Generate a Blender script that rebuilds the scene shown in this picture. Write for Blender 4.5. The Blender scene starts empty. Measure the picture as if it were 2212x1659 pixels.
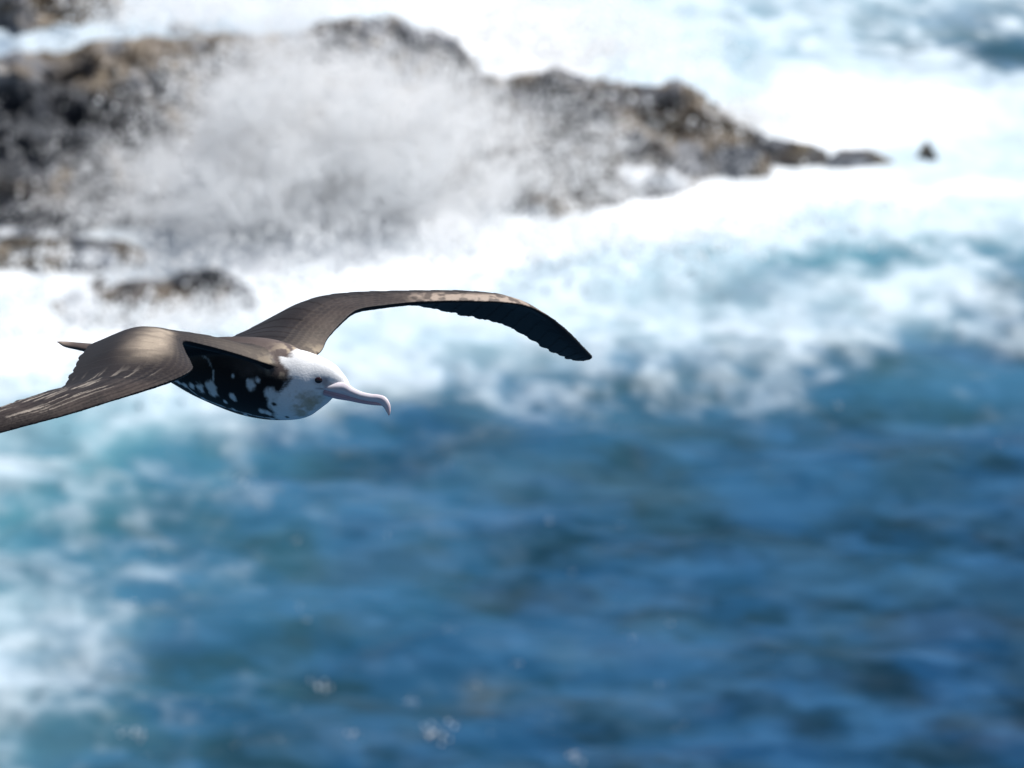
import bpy, bmesh, math, random
import numpy as np
from mathutils import Vector, Matrix
from mathutils.bvhtree import BVHTree
from mathutils.kdtree import KDTree

random.seed(7); rng = np.random.default_rng(7)
scene = bpy.context.scene
R = math.radians

# ------------------------------------------------------------------ camera
PITCH = 20.0
CAM = np.array([0.0, 0.0, 50.0])
HFOV = R(9.1)
FOCUS = 15.0
cam_d = bpy.data.cameras.new('camera')
cam = bpy.data.objects.new('camera', cam_d)
scene.collection.objects.link(cam)
cam.location = CAM
cam.rotation_euler = (R(90 - PITCH), 0, 0)
cam_d.sensor_width = 36.0
cam_d.angle = HFOV
cam_d.clip_start = 0.5
cam_d.clip_end = 20000
cam_d.dof.use_dof = True
cam_d.dof.focus_distance = FOCUS - 0.05
cam_d.dof.aperture_fstop = 7.0
cam_d.dof.aperture_blades = 0
scene.camera = cam

# ------------------------------------------------------------------ sky and sun
SUN_AZ, SUN_EL = R(68), R(64)      # azimuth clockwise from +Y (away from the camera)
world = bpy.data.worlds.new('World'); scene.world = world
world.use_nodes = True
nt = world.node_tree
sky = nt.nodes.new('ShaderNodeTexSky')
sky.sky_type = 'NISHITA'; sky.sun_disc = False
sky.sun_elevation = SUN_EL; sky.sun_rotation = SUN_AZ
sky.air_density = 1.0; sky.dust_density = 1.2
bg = nt.nodes['Background']; bg.inputs['Strength'].default_value = 0.055
nt.links.new(sky.outputs[0], bg.inputs[0])
sd = bpy.data.lights.new('sun', 'SUN'); sun = bpy.data.objects.new('sun', sd)
scene.collection.objects.link(sun)
sd.energy = 4.8; sd.angle = R(0.5); sd.color = (1.0, 0.985, 0.965)
to_sun = Vector((math.sin(SUN_AZ) * math.cos(SUN_EL), math.cos(SUN_AZ) * math.cos(SUN_EL), math.sin(SUN_EL)))
sun.rotation_euler = to_sun.to_track_quat('Z', 'Y').to_euler()
sun.location = (0, 60, 80)

scene.view_settings.view_transform = 'Standard'
scene.view_settings.look = 'None'
scene.view_settings.exposure = 0.36
scene.view_settings.gamma = 1.0
scene.cycles.use_denoising = True
scene.cycles.max_bounces = 20
scene.cycles.diffuse_bounces = 16
scene.cycles.transmission_bounces = 16
scene.cycles.caustics_reflective = False
scene.cycles.caustics_refractive = False
scene.cycles.sample_clamp_indirect = 4.0

# ------------------------------------------------------------------ helpers
cp, sp = math.cos(R(PITCH)), math.sin(R(PITCH))
FX = np.array([1.0, 0, 0]); FU = np.array([0, sp, cp]); FF = np.array([0, cp, -sp])
TH = math.tan(HFOV / 2)

def rays(px, py):
    """direction with unit depth through a place of the 2212 x 1659 survey picture"""
    px = np.asarray(px, float); py = np.asarray(py, float)
    return FF + ((px - 1106) / 1106 * TH)[..., None] * FX + ((829.5 - py) / 1106 * TH)[..., None] * FU

def P(px, py, d):
    return CAM + rays(px, py) * (FOCUS + np.asarray(d, float))[..., None]

def G(px, py, z=0.0):
    r = rays(px, py)
    t = (np.asarray(z, float) - CAM[2]) / r[..., 2]
    return CAM + r * t[..., None]

def to_px(p):
    v = p - CAM
    dep = v @ FF
    return (v @ FX) / dep / TH * 1106 + 1106, 829.5 - (v @ FU) / dep / TH * 1106

def _hash(ix, iy, iz, seed):
    n = (ix.astype(np.int64) * 374761393 + iy.astype(np.int64) * 668265263 + iz.astype(np.int64) * 2147483647 + seed * 1274126177) & 0xffffffff
    n = ((n ^ (n >> 13)) * 1274126177) & 0xffffffff
    n = (n ^ (n >> 16))
    return (n & 0xffff) / 65535.0

def vnoise(x, y, z=None, seed=0):
    x = np.asarray(x, float); y = np.asarray(y, float)
    z = np.zeros_like(x) if z is None else np.asarray(z, float)
    xi, yi, zi = np.floor(x), np.floor(y), np.floor(z)
    fx, fy, fz = x - xi, y - yi, z - zi
    fx, fy, fz = [f * f * f * (f * (f * 6 - 15) + 10) for f in (fx, fy, fz)]
    out = 0
    for dx in (0, 1):
        wx = fx if dx else 1 - fx
        for dy in (0, 1):
            wy = fy if dy else 1 - fy
            for dz in (0, 1):
                wz = fz if dz else 1 - fz
                out = out + wx * wy * wz * _hash(xi + dx, yi + dy, zi + dz, seed)
    return out

def fbm(x, y, z=None, octv=4, seed=0, gain=0.5):
    s = 0; a = 1; tot = 0
    zz = None if z is None else np.asarray(z, float)
    for o in range(octv):
        f = 2.03 ** o
        s = s + a * vnoise(np.asarray(x) * f + 17.3 * o, np.asarray(y) * f - 9.1 * o, None if zz is None else zz * f + 3.7 * o, seed + o)
        tot += a; a *= gain
    return s / tot

def sstep(a, b, x):
    t = np.clip((x - a) / (b - a), 0, 1)
    return t * t * (3 - 2 * t)

def mesh_obj(name, verts, quads, mat, parent=None, smooth=True):
    me = bpy.data.meshes.new(name)
    verts = np.asarray(verts, np.float32); quads = np.asarray(quads, np.int32)
    k = quads.shape[1]
    me.vertices.add(len(verts)); me.vertices.foreach_set('co', verts.ravel())
    me.loops.add(quads.size); me.loops.foreach_set('vertex_index', quads.ravel())
    me.polygons.add(len(quads))
    me.polygons.foreach_set('loop_start', np.arange(0, quads.size, k, dtype=np.int32))
    me.polygons.foreach_set('loop_total', np.full(len(quads), k, np.int32))
    me.update(calc_edges=True); me.validate()
    me.polygons.foreach_set('use_smooth', np.full(len(me.polygons), smooth))
    if mat: me.materials.append(mat)
    o = bpy.data.objects.new(name, me); scene.collection.objects.link(o)
    if parent: o.parent = parent
    return o

def grid_quads(n, m, wrap_m=False):
    i = np.arange(n - 1)[:, None]; j = np.arange(m if wrap_m else m - 1)[None, :]
    a = i * m + j; b = i * m + (j + 1) % m; c = (i + 1) * m + (j + 1) % m; d = (i + 1) * m + j
    return np.stack([a, b, c, d], -1).reshape(-1, 4)

def vcol(o, name, rgb):
    at = o.data.color_attributes.new(name, 'FLOAT_COLOR', 'POINT')
    buf = np.ones((len(rgb), 4), np.float32); buf[:, :3] = rgb
    at.data.foreach_set('color', buf.ravel())

def tag(o, label=None, cat=None, kind=None, group=None):
    if label: o['label'] = label
    if cat: o['category'] = cat
    if kind: o['kind'] = kind
    if group: o['group'] = group
    return o

class NT:
    def __init__(s, name):
        s.m = bpy.data.materials.new(name); s.m.use_nodes = True
        s.t = s.m.node_tree; s.b = s.t.nodes['Principled BSDF']
    def n(s, typ, **kw):
        nd = s.t.nodes.new(typ)
        for k, v in kw.items():
            if k in nd.inputs: nd.inputs[k].default_value = v
            else: setattr(nd, k, v)
        return nd
    def l(s, a, b): s.t.links.new(a, b)

def catmull(pts, n):
    pts = np.asarray(pts, float)
    k = len(pts)
    t = np.linspace(0, k - 1, n); i = np.minimum(t.astype(int), k - 2); f = (t - i)
    f = f.reshape((-1,) + (1,) * (pts.ndim - 1))
    p1, p2 = pts[i], pts[i + 1]
    p0 = np.where((i == 0).reshape(f.shape), 2 * p1 - p2, pts[np.maximum(i - 1, 0)])
    p3 = np.where((i == k - 2).reshape(f.shape), 2 * p2 - p1, pts[np.minimum(i + 2, k - 1)])
    return 0.5 * ((2 * p1) + (-p0 + p2) * f + (2 * p0 - 5 * p1 + 4 * p2 - p3) * f ** 2 + (-p0 + 3 * p1 - 3 * p2 + p3) * f ** 3)

# ------------------------------------------------------------------ materials
def mat_water():
    m = NT('sea_water'); b = m.b
    a = m.n('ShaderNodeAttribute', attribute_name='Col')
    f = m.n('ShaderNodeAttribute', attribute_name='Foam')
    tc = m.n('ShaderNodeTexCoord')
    mp = m.n('ShaderNodeMapping'); mp.inputs['Scale'].default_value = (1.0, 1.6, 1.0)
    m.l(tc.outputs['Object'], mp.inputs[0])
    nz = m.n('ShaderNodeTexNoise', Scale=1.6, Detail=3.0, Roughness=0.5)
    m.l(mp.outputs[0], nz.inputs['Vector'])
    bp = m.n('ShaderNodeBump', Strength=0.4, Distance=0.10)
    m.l(nz.outputs['Fac'], bp.inputs['Height']); m.l(bp.outputs[0], b.inputs['Normal'])
    m.l(a.outputs['Color'], b.inputs['Base Color'])
    mr = m.n('ShaderNodeMapRange'); mr.inputs['To Min'].default_value = 0.46; mr.inputs['To Max'].default_value = 0.9
    m.l(f.outputs['Fac'], mr.inputs['Value']); m.l(mr.outputs[0], b.inputs['Roughness'])
    b.inputs['IOR'].default_value = 1.333; b.inputs['Specular IOR Level'].default_value = .09
    return m.m

def mat_rock():
    m = NT('wet_rock'); b = m.b
    a = m.n('ShaderNodeAttribute', attribute_name='Col')
    tc = m.n('ShaderNodeTexCoord')
    nz = m.n('ShaderNodeTexNoise', Scale=4.0, Detail=8.0, Roughness=0.65)
    m.l(tc.outputs['Object'], nz.inputs['Vector'])
    hs = m.n('ShaderNodeMix', data_type='RGBA', blend_type='MULTIPLY'); hs.inputs[0].default_value = 1.0
    cr = m.n('ShaderNodeValToRGB'); cr.color_ramp.elements[0].position = 0.33; cr.color_ramp.elements[1].position = 0.68
    cr.color_ramp.elements[0].color = (0.6, 0.6, 0.63, 1); cr.color_ramp.elements[1].color = (1.25, 1.22, 1.18, 1)
    m.l(nz.outputs['Fac'], cr.inputs[0]); m.l(a.outputs['Color'], hs.inputs[6]); m.l(cr.outputs[0], hs.inputs[7])
    m.l(hs.outputs[2], b.inputs['Base Color'])
    bp = m.n('ShaderNodeBump', Strength=0.8, Distance=0.15)
    m.l(nz.outputs['Fac'], bp.inputs['Height']); m.l(bp.outputs[0], b.inputs['Normal'])
    b.inputs['Roughness'].default_value = 0.42
    return m.m

def mat_spray():
    m = NT('sea_spray'); b = m.b
    b.inputs['Base Color'].default_value = (0.99, 0.99, 0.99, 1)
    b.inputs['Roughness'].default_value = 0.6
    tr = m.n('ShaderNodeBsdfTranslucent'); tr.inputs[0].default_value = (0.99, 0.99, 0.99, 1)
    mx = m.n('ShaderNodeMixShader'); mx.inputs[0].default_value = 0.62
    out = m.t.nodes['Material Output']
    m.l(b.outputs[0], mx.inputs[1]); m.l(tr.outputs[0], mx.inputs[2]); m.l(mx.outputs[0], out.inputs['Surface'])
    return m.m

def mat_feather():
    m = NT('plumage'); b = m.b
    a = m.n('ShaderNodeAttribute', attribute_name='Col')
    tc = m.n('ShaderNodeTexCoord')
    nz = m.n('ShaderNodeTexNoise', Scale=190.0, Detail=3.0, Roughness=0.6)
    m.l(tc.outputs['Object'], nz.inputs['Vector'])
    cr = m.n('ShaderNodeMapRange'); cr.inputs['To Min'].default_value = 0.87; cr.inputs['To Max'].default_value = 1.13
    m.l(nz.outputs['Fac'], cr.inputs['Value'])
    mu = m.n('ShaderNodeMix', data_type='RGBA', blend_type='MULTIPLY'); mu.inputs[0].default_value = 1.0
    m.l(a.outputs['Color'], mu.inputs[6]); m.l(cr.outputs[0], mu.inputs[7])
    m.l(mu.outputs[2], b.inputs['Base Color'])
    bp = m.n('ShaderNodeBump', Strength=0.35, Distance=0.002)
    m.l(nz.outputs['Fac'], bp.inputs['Height']); m.l(bp.outputs[0], b.inputs['Normal'])
    b.inputs['Roughness'].default_value = 0.55
    b.inputs['Specular IOR Level'].default_value = 0.18
    b.inputs['Sheen Weight'].default_value = 0.03
    b.inputs['Sheen Roughness'].default_value = 0.4
    return m.m

def mat_bill():
    m = NT('bill_horn'); b = m.b
    a = m.n('ShaderNodeAttribute', attribute_name='Col')
    tc = m.n('ShaderNodeTexCoord')
    nz = m.n('ShaderNodeTexNoise', Scale=90.0, Detail=4.0)
    m.l(tc.outputs['Object'], nz.inputs['Vector'])
    mr = m.n('ShaderNodeMapRange'); mr.inputs['To Min'].default_value = 0.88; mr.inputs['To Max'].default_value = 1.08
    m.l(nz.outputs['Fac'], mr.inputs['Value'])
    mu = m.n('ShaderNodeMix', data_type='RGBA', blend_type='MULTIPLY'); mu.inputs[0].default_value = 1.0
    m.l(a.outputs['Color'], mu.inputs[6]); m.l(mr.outputs[0], mu.inputs[7]); m.l(mu.outputs[2], b.inputs['Base Color'])
    b.inputs['Roughness'].default_value = 0.42
    b.inputs['Subsurface Weight'].default_value = 0.15
    b.inputs['Subsurface Radius'].default_value = (0.006, 0.003, 0.003)
    b.inputs['Subsurface Scale'].default_value = 1.0
    return m.m

def mat_eye():
    m = NT('eye_dark'); b = m.b
    tc = m.n('ShaderNodeTexCoord'); nz = m.n('ShaderNodeTexNoise', Scale=120.0)
    m.l(tc.outputs['Object'], nz.inputs['Vector'])
    cr = m.n('ShaderNodeValToRGB')
    cr.color_ramp.elements[0].color = (0.008, 0.003, 0.004, 1); cr.color_ramp.elements[1].color = (0.03, 0.008, 0.012, 1)
    m.l(nz.outputs['Fac'], cr.inputs[0]); m.l(cr.outputs[0], b.inputs['Base Color'])
    b.inputs['Roughness'].default_value = 0.12
    return m.m

M_WATER, M_ROCK, M_SPRAY, M_FEATHER, M_BILL, M_EYE = mat_water(), mat_rock(), mat_spray(), mat_feather(), mat_bill(), mat_eye()

# ------------------------------------------------------------------ sea
FX_ = np.arange(-100, 2401, 200) if False else np.arange(0, 2201, 200)
FOAM_ROWS = {
    -200: [.6, .8, .8, .7, .8, .9, .9, .8, .7, .6, .5, .5],
    0:   [.5, .7, .75, .8, .85, .9, .9, .72, .62, .62, .62, .6],
    60:  [.6, .6, .65, .75, .9, 1, .95, .72, .62, .58, .5, .45],
    105: [.6, .6, .6, .7, .9, 1, .95, .74, .64, .5, .3, .16],
    145: [.5, .5, .5, .7, .9, .95, 1, .8, .66, .85, .7, .36],
    200: [1, 1, 1, 1, 1, 1, 1, .86, .78, .95, .95, .82],
    300: [1, 1, 1, 1, 1, 1, 1, 1, .97, .96, .92, .82],
    360: [1, 1, 1, 1, 1, 1, 1, 1, 1, .95, .8, .8],
    420: [1, 1, 1, 1, 1, 1, 1, 1, 1, 1, .95, .9],
    500: [.9, .95, 1, 1, 1, 1, 1, 1, .95, .72, .8, .75],
    550: [.95, .95, .95, 1, 1, 1, .97, .84, .55, .28, .32, .38],
    600: [.95, .95, .95, 1, 1, 1, .8, .64, .48, .34, .38, .34],
    650: [.9, .95, .95, .95, .95, .86, .74, .6, .5, .55, .48, .32],
    700: [.9, .95, 1, .95, .75, .68, .64, .55, .58, .55, .38, .25],
    750: [1, 1, .9, .8, .62, .62, .6, .5, .42, .32, .28, .25],
    800: [1, .9, .75, .6, .5, .48, .42, .36, .32, .25, .2, .2],
    850: [.75, .65, .6, .55, .35, .22, .25, .2, .18, .16, .15, .12],
    900: [.5, .48, .5, .35, .10, .1, .16, .1, .08, .08, .1, .08],
    950: [.38, .4, .34, .15, .05, .05, .08, .05, .05, .06, .05, .05],
    1000: [.4, .26, .14, .12, .05, .05, .05, .05, .05, .05, .05, .03],
    1100: [.24, .16, .16, .1, .05, .05, .05, .04, .04, .03, .03, .02],
    1200: [.16, .12, .2, .12, .06, .05, .04, .04, .04, .03, .02, .02],
    1300: [.2, .18, .2, .06, .05, .04, .03, .04, .03, .02, .02, .02],
    1400: [.42, .36, .2, .06, .04, .04, .05, .03, .02, .02, .02, .02],
    1500: [.46, .22, .1, .05, .04, .06, .04, .03, .02, .02, .02, .02],
    1600: [.3, .15, .12, .06, .05, .04, .04, .03, .02, .02, .02, .02],
    1800: [.3, .2, .1, .05, .03, .03, .03, .02, .02, .02, .02, .02]}
TEAL_ROWS = {
    -200: [.4] * 12,
    0: [.1, .2, .3, .5, .5, .6, .7, .8, .8, .8, .7, .6],
    105: [.1, .1, .2, .4, .5, .6, .8, .9, .9, .7, .45, .2],
    200: [.5, .5, .5, .5, .5, .6, .8, 1, 1, 1, .8, .4],
    400: [.6] * 8 + [.8, .9, .9, .8],
    550: [.6, .6, .6, .7, .8, .9, .9, 1, 1, 1, .95, .8],
    650: [.6, .6, .7, .8, .8, .8, .9, .9, .9, .85, .8, .5],
    750: [.7, .7, .8, .8, .8, .8, .7, .6, .45, .35, .3, .3],
    850: [.8, .9, .9, .8, .5, .35, .3, .25, .25, .25, .3, .25],
    950: [.9, 1, .9, .4, .25, .2, .2, .15, .15, .15, .15, .15],
    1050: [.95, .9, .5, .25, .2, .2, .15, .15, .12, .1, .1, .1],
    1200: [.85, .6, .35, .3, .2, .2, .1, .1, .1, .1, .1, .05],
    1400: [.5, .4, .2, .2, .2, .15, .15, .1, .1, .1, .05, .05],
    1600: [.6, .4, .3, .2, .15, .15, .1, .1, .05, .05, .05, .05],
    1800: [.5, .3, .2, .1, .1, .1, .1, .05, .05, .05, .05, .05]}

def bil(rows, px, py):
    ys = np.array(sorted(rows)); tab = np.array([rows[y] for y in ys], float)
    px = np.clip(px, 0, 2200) / 200.0; i = np.minimum(px.astype(int), 10); fx = px - i
    fx = fx * fx * (3 - 2 * fx)
    py = np.clip(py, ys[0], ys[-1] - 1e-3); j = np.searchsorted(ys, py, side='right') - 1; j = np.clip(j, 0, len(ys) - 2)
    fy = (py - ys[j]) / (ys[j + 1] - ys[j])
    return (tab[j, i] * (1 - fx) + tab[j, i + 1] * fx) * (1 - fy) + (tab[j + 1, i] * (1 - fx) + tab[j + 1, i + 1] * fx) * fy

def axis_coords(lo, hi, step, far_lo, far_hi):
    core = np.arange(lo, hi + step / 2, step)
    def out(n_end):
        v = []; s = step; p = 0
        while p < n_end:
            s *= 1.25; p += s; v.append(p)
        return np.array(v)
    return np.concatenate([(lo - out(lo - far_lo))[::-1], core, hi + out(far_hi - hi)])

def chop(x, y):
    """height of the sea: swell running diagonally, chop, and crests"""
    wx = x + 1.2 * (fbm(x * .25, y * .25, seed=61) - .5); wy = y + 2.0 * (fbm(x * .2, y * .2, seed=62) - .5)
    h = 0.10 * np.sin((wy * 0.95 + wx * 0.22) * 1.1) + 0.05 * np.sin((wy * 0.9 - wx * 0.35) * 1.9 + 1.0)
    r1 = 1 - np.abs(2 * fbm(x * 0.30, y * 0.5, octv=3, seed=5) - 1)
    r2 = 1 - np.abs(2 * fbm(x * .7, y * 1.2, octv=3, seed=9) - 1)
    h = h + 0.26 * (r1 - .7) + 0.10 * (r2 - .7)
    return h

def build_sea():
    xs = axis_coords(-30, 30, 0.105, -6000, 6000)
    ys = axis_coords(98, 196, 0.14, -3000, 9000)
    X, Y = np.meshgrid(xs, ys, indexing='ij')
    near = np.exp(-np.maximum(0, np.abs(X) - 40) / 60) * np.exp(-np.maximum(0, np.abs(Y - 145) - 80) / 120)
    H = chop(X, Y) * near * (1 - .5 * sstep(138, 146, Y))
    pts = np.stack([X, Y, np.zeros_like(X)], -1)
    v = pts - CAM; dep = np.maximum(v @ FF, 1.0)
    px = (v @ FX) / dep / TH * 1106 + 1106; py = 829.5 - (v @ FU) / dep / TH * 1106
    jx = 90 * (fbm(X * .5, Y * .25, seed=31) - .5); jy = 60 * (fbm(X * .5, Y * .25, seed=32) - .5)
    F = bil(FOAM_ROWS, px + jx, py + jy); T = bil(TEAL_ROWS, px + jx, py + jy)
    offside = np.exp(-(np.maximum(0, np.abs(X) - 17) / 12) ** 2) * np.exp(-(np.maximum(0, np.abs(Y - 140) - 34) / 25) ** 2)
    F = .05 + (F - .05) * offside; T = T * (.15 + .85 * offside)
    n = 0.55 * fbm(X * .42 + .1 * Y, Y * .42, octv=5, seed=21, gain=.6) + 0.45 * fbm(X * 1.5, Y * .9, octv=4, seed=25, gain=.6)
    n = sstep(.27, .73, n)
    w = 0.64 + .28 * sstep(520, 600, py) + .27 * sstep(840, 980, py)
    foam = sstep(1 - F * (1 + w) - w * .5 + .12, 1 - F * (1 + w) + w + .12, n) * sstep(0.0, 0.12, F)
    veil = sstep(.1, .95, F) * 0.7
    foam = np.clip(np.maximum(foam, 0) + veil * (1 - foam), 0, 1)
    foam = np.where(F > .93, np.maximum(foam, .93), foam)
    # white horses and thin streaks on the dark water
    st = fbm(X * .35, Y * .7, octv=4, seed=41)
    foam = np.maximum(foam, 0.05 * sstep(.5, .74, st))
    tint = T * (0.55 + 0.9 * (fbm(X * .35, Y * .35, octv=3, seed=51) - .25))
    tint = np.clip(tint, 0, 1)[..., None]
    dk = fbm(X * .55 + .1 * Y, Y * .62, octv=5, seed=71, gain=.6)[..., None]
    deep = np.array([.003, .025, .068]) * (0.45 + 0.95 * sstep(.3, .7, dk)) + np.array([.0, .004, .0]) * (1 - dk)
    sl = sstep(.45, .75, fbm(X * .3, Y * .4, octv=3, seed=77))[..., None]
    lt = (.6 * sstep(.46, .7, fbm(X * .5 + .15 * Y, Y * .95, octv=4, seed=79)) + .6 * sstep(.5, .68, fbm(X * .9 + .2 * Y, Y * 1.5, octv=3, seed=83)))[..., None]
    deep = deep + np.array([.014, .034, .062]) * lt
    deep = deep * (1 - .35 * sl) + np.array([.03, .10, .20]) * .35 * sl
    teal = np.array([.06, .20, .255])
    col = deep * (1 - tint) + teal * tint
    white = np.array([.60, .68, .74]) + np.array([.24, .18, .14]) * sstep(.86, 1, F)[..., None]
    foam = foam * (.84 + .16 * sstep(.8, .95, F))
    f3 = foam[..., None]
    f4 = f3 ** 1.25 * (.78 + .22 * sstep(.35, .6, fbm(X * .8, Y * .8, octv=4, seed=91))[..., None])
    core = sstep(.9, 1.0, F)[..., None] * (.72 + .28 * sstep(.3, .5, fbm(X * .35, Y * .35, octv=4, seed=95))[..., None])
    f4 = np.maximum(f4, core)
    col = col * (1 - f4) + white * f4
    mound = np.exp(-((py - np.interp(px, [0, 400, 900, 1400, 1900], [600, 560, 530, 500, 420])) / 34) ** 2) * sstep(100, 500, px) * (1 - sstep(1300, 1750, px)) * sstep(60, 100, Y)
    H = H + mound * (.05 + .12 * fbm(X * .7, Y * .7, octv=4, seed=85))
    # whitewater stands higher and is lumpy
    H = H + foam * near * (0.04 + 0.26 * (1 - .75 * sstep(.85, 1, F)) * fbm(X * 1.3, Y * 1.3, octv=4, seed=81))
    V = np.stack([X, Y, H], -1).reshape(-1, 3)
    q = grid_quads(len(xs), len(ys))[:, ::-1]
    o = mesh_obj('sea', V, q, M_WATER)
    vcol(o, 'Col', col.reshape(-1, 3))
    at = o.data.attributes.new('Foam', 'FLOAT', 'POINT'); at.data.foreach_set('value', foam.ravel().astype(np.float32))
    tag(o, 'deep blue sea streaked with turquoise and broken white foam', 'sea', 'structure')
    return o
build_sea()

# ------------------------------------------------------------------ rocks
def rock(name, label, cols, nx=400, ns=140, seed=0, amp=0.35, dark=(), foamy=(), ochre=.35, pal=None):
    """cols: px, crest py, waterline py, crest height.  Rises in ledges from the waterline to the crest and drops beyond it."""
    cols = np.array(cols, float)
    u = np.linspace(0, 1, nx); pxs = cols[0, 0] + (cols[-1, 0] - cols[0, 0]) * u
    yc = np.interp(pxs, cols[:, 0], cols[:, 1]); yf = np.interp(pxs, cols[:, 0], cols[:, 2]); Hc = np.interp(pxs, cols[:, 0], cols[:, 3])
    jag = 16 * (fbm(pxs * .02, pxs * 0, octv=4, seed=seed + 3) - .5) * np.minimum(1, Hc)
    yc = yc + jag
    yf = yf + np.minimum(1, (yf - yc) / 90) * (34 * (fbm(pxs * .018, pxs * 0 + 7, octv=4, seed=seed + 5) - .5))
    front = G(pxs, yf, 0 * pxs)              # (nx,3)
    crest = G(pxs, yc, Hc)
    s = np.linspace(-0.12, 1.6, ns)
    S = np.broadcast_to(s[None, :], (nx, ns)); 
    A = crest[:, None, :] * 0 + front[:, None, :]
    B = crest[:, None, :]
    t = np.clip(S, None, 1.0)
    base = A + (B - A) * np.clip(t, -1, 1)[..., None]
    X = base[..., 0]; Y = A[..., 1] + (B - A)[..., 1] * S
    prof = np.clip(S, -0.2, 1)
    led = prof + 0.10 * np.sin(prof * 17 + 5 * fbm(X * .3, Y * .3, seed=seed + 1)) * np.clip(prof * 4, 0, 1) * np.clip((1 - prof) * 5, 0, 1)
    Z = Hc[:, None] * led
    over = np.clip(S - 1, 0, None)
    Z = Z - over * (Hc[:, None] + .8) * 2.0 - over ** 2 * 2
    Z = Z + np.minimum(.34, Hc[:, None]) * sstep(0, .07, S) * (1 - sstep(.7, 1, S))
    Z = np.where(S < 0, -.6 * (-S / .12) , Z)
    Vv = np.stack([X, Y, Z], -1)
    # crags
    sc = np.clip(Hc, .15, 1.6)[:, None]
    r1 = 1 - np.abs(2 * fbm(X * .55, Y * .55, Z * .9, octv=5, seed=seed + 11) - 1)
    r2 = fbm(X * 1.7, Y * 1.7, Z * 2.6, octv=4, seed=seed + 15)
    blk = np.floor(fbm(X * .8, Y * .8, Z * .8, octv=2, seed=seed + 19) * 9) / 9
    disp = amp * sc * (1.3 * (r1 - .72) + .9 * (r2 - .5) + 1.6 * (blk - .47))
    edge = np.clip((S + .12) / .12, 0, 1)
    fade = np.where(S > .93, .45, 1.0)
    Vv[..., 2] += disp * edge * fade
    Vv[..., 1] -= disp * .8 * edge * fade
    Vv[..., 0] += amp * .8 * sc * (fbm(X * .9, Y * .9, Z * 1.4, octv=4, seed=seed + 23) - .5)
    V = Vv.reshape(-1, 3)
    o = mesh_obj(name, V, grid_quads(nx, ns), M_ROCK, smooth=True)
    x, y, z = V.T
    n1 = fbm(x * .6, y * .6, z * .9, octv=5, seed=seed + 31)[:, None]; n2 = fbm(x * 2, y * 2, z * 3, octv=4, seed=seed + 35)[:, None]
    n3 = fbm(x * .35, y * .35, z * .5, octv=4, seed=seed + 39)[:, None]
    grey = np.array([.15, .158, .175]); brown = np.array([.155, .125, .092]); och = np.array([.19, .135, .06]); blk_ = np.array([.03, .034, .045])
    c = grey + (brown - grey) * sstep(.42, .6, n1)
    c = c + (och - c) * sstep(.56, .68, n2) * ochre
    c = c + (blk_ - c) * sstep(.48, .6, n3) * .55
    qx, qy = to_px(V)
    for (bx, by, rx, ry, st) in dark:
        w = st * np.exp(-((qx - bx) / rx) ** 2 - ((qy - by) / ry) ** 2)
        c = c + (np.array([.018, .022, .03]) - c) * sstep(.25, .6, w + .35 * (n2[:, 0] - .5))[:, None] * .92
    c = c * (.75 + .6 * n2) * 1.25
    # wash running over the rock
    fm = np.zeros(len(V))
    for (bx, by, rx, ry, st) in foamy:
        g = G(np.array(bx), np.array(by), 0.0)
        fm = np.maximum(fm, st * np.exp(-((qx - bx) / rx) ** 2 - ((qy - by) / ry) ** 2))
    low = np.clip(1 - z / .2, 0, 1)
    fm = np.clip(fm + low * .3, 0, 1)
    fn = fbm(x * 1.4, y * 1.4, z * 1.4, octv=5, seed=seed + 43)
    fm = sstep(.75 - fm, 1.0 - fm, fn)[:, None]
    c = c * (1 - fm) + np.array([.8, .84, .88]) * fm
    vcol(o, 'Col', c)
    tag(o, label, 'rock')
    return o

rock('rock_reef', 'long brown and grey rocky reef running out to a low point in white surf',
     [(-260, 150, 560, 2.6), (0, 132, 545, 2.6), (150, 112, 540, 2.6), (330, 84, 490, 2.7), (450, 84, 462, 2.7), (600, 70, 446, 2.8),
      (700, 48, 440, 2.9), (850, 44, 438, 2.9), (940, 54, 442, 2.8), (990, 92, 444, 2.5), (1040, 150, 455, 2.1), (1120, 158, 462, 2.0), (1210, 152, 470, 1.9),
      (1330, 170, 462, 1.8), (1470, 180, 435, 1.6), (1530, 202, 400, 1.4), (1553, 248, 385, 1.05), (1620, 290, 374, .75), (1700, 322, 366, .4),
      (1730, 330, 364, .4), (1790, 342, 362, .2)],
     nx=760, ns=240, seed=100, amp=.42, ochre=.5,
     foamy=[(1380, 385, 120, 28, .5), (1480, 400, 90, 18, .5), (60, 505, 200, 18, .4), (720, 450, 380, 55, 1.0), (1150, 455, 200, 12, .3),
            (380, 480, 160, 30, .35)],
     dark=[(80, 230, 150, 60, 1), (250, 260, 120, 70, .9), (60, 310, 160, 40, 1), (40, 370, 90, 25, .7), (1440, 225, 70, 30, .6), (60, 470, 120, 22, .8)])
rock('rock_boulder', 'low brown boulder washed by foam in front of the tip of the reef',
     [(1525, 362, 388, .1), (1550, 340, 392, .5), (1600, 332, 392, .6), (1640, 343, 388, .5), (1668, 364, 384, .1)],
     nx=90, ns=60, seed=200, amp=.25, ochre=.5)
rock('rock_ledge', 'thin brown rock sliver just clear of the foam right of the reef',
     [(1780, 354, 366, .1), (1815, 338, 368, .3), (1880, 340, 368, .3), (1930, 354, 366, .1)],
     nx=110, ns=50, seed=300, amp=.2, ochre=.3)
rock('rock_pinnacle', 'small lone dark rock poking from the white surf on the right',
     [(1978, 348, 356, .1), (1990, 332, 357, .28), (2002, 323, 357, .34), (2012, 334, 356, .26), (2026, 348, 356, .1)],
     nx=60, ns=50, seed=400, amp=.2, ochre=.1)
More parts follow.
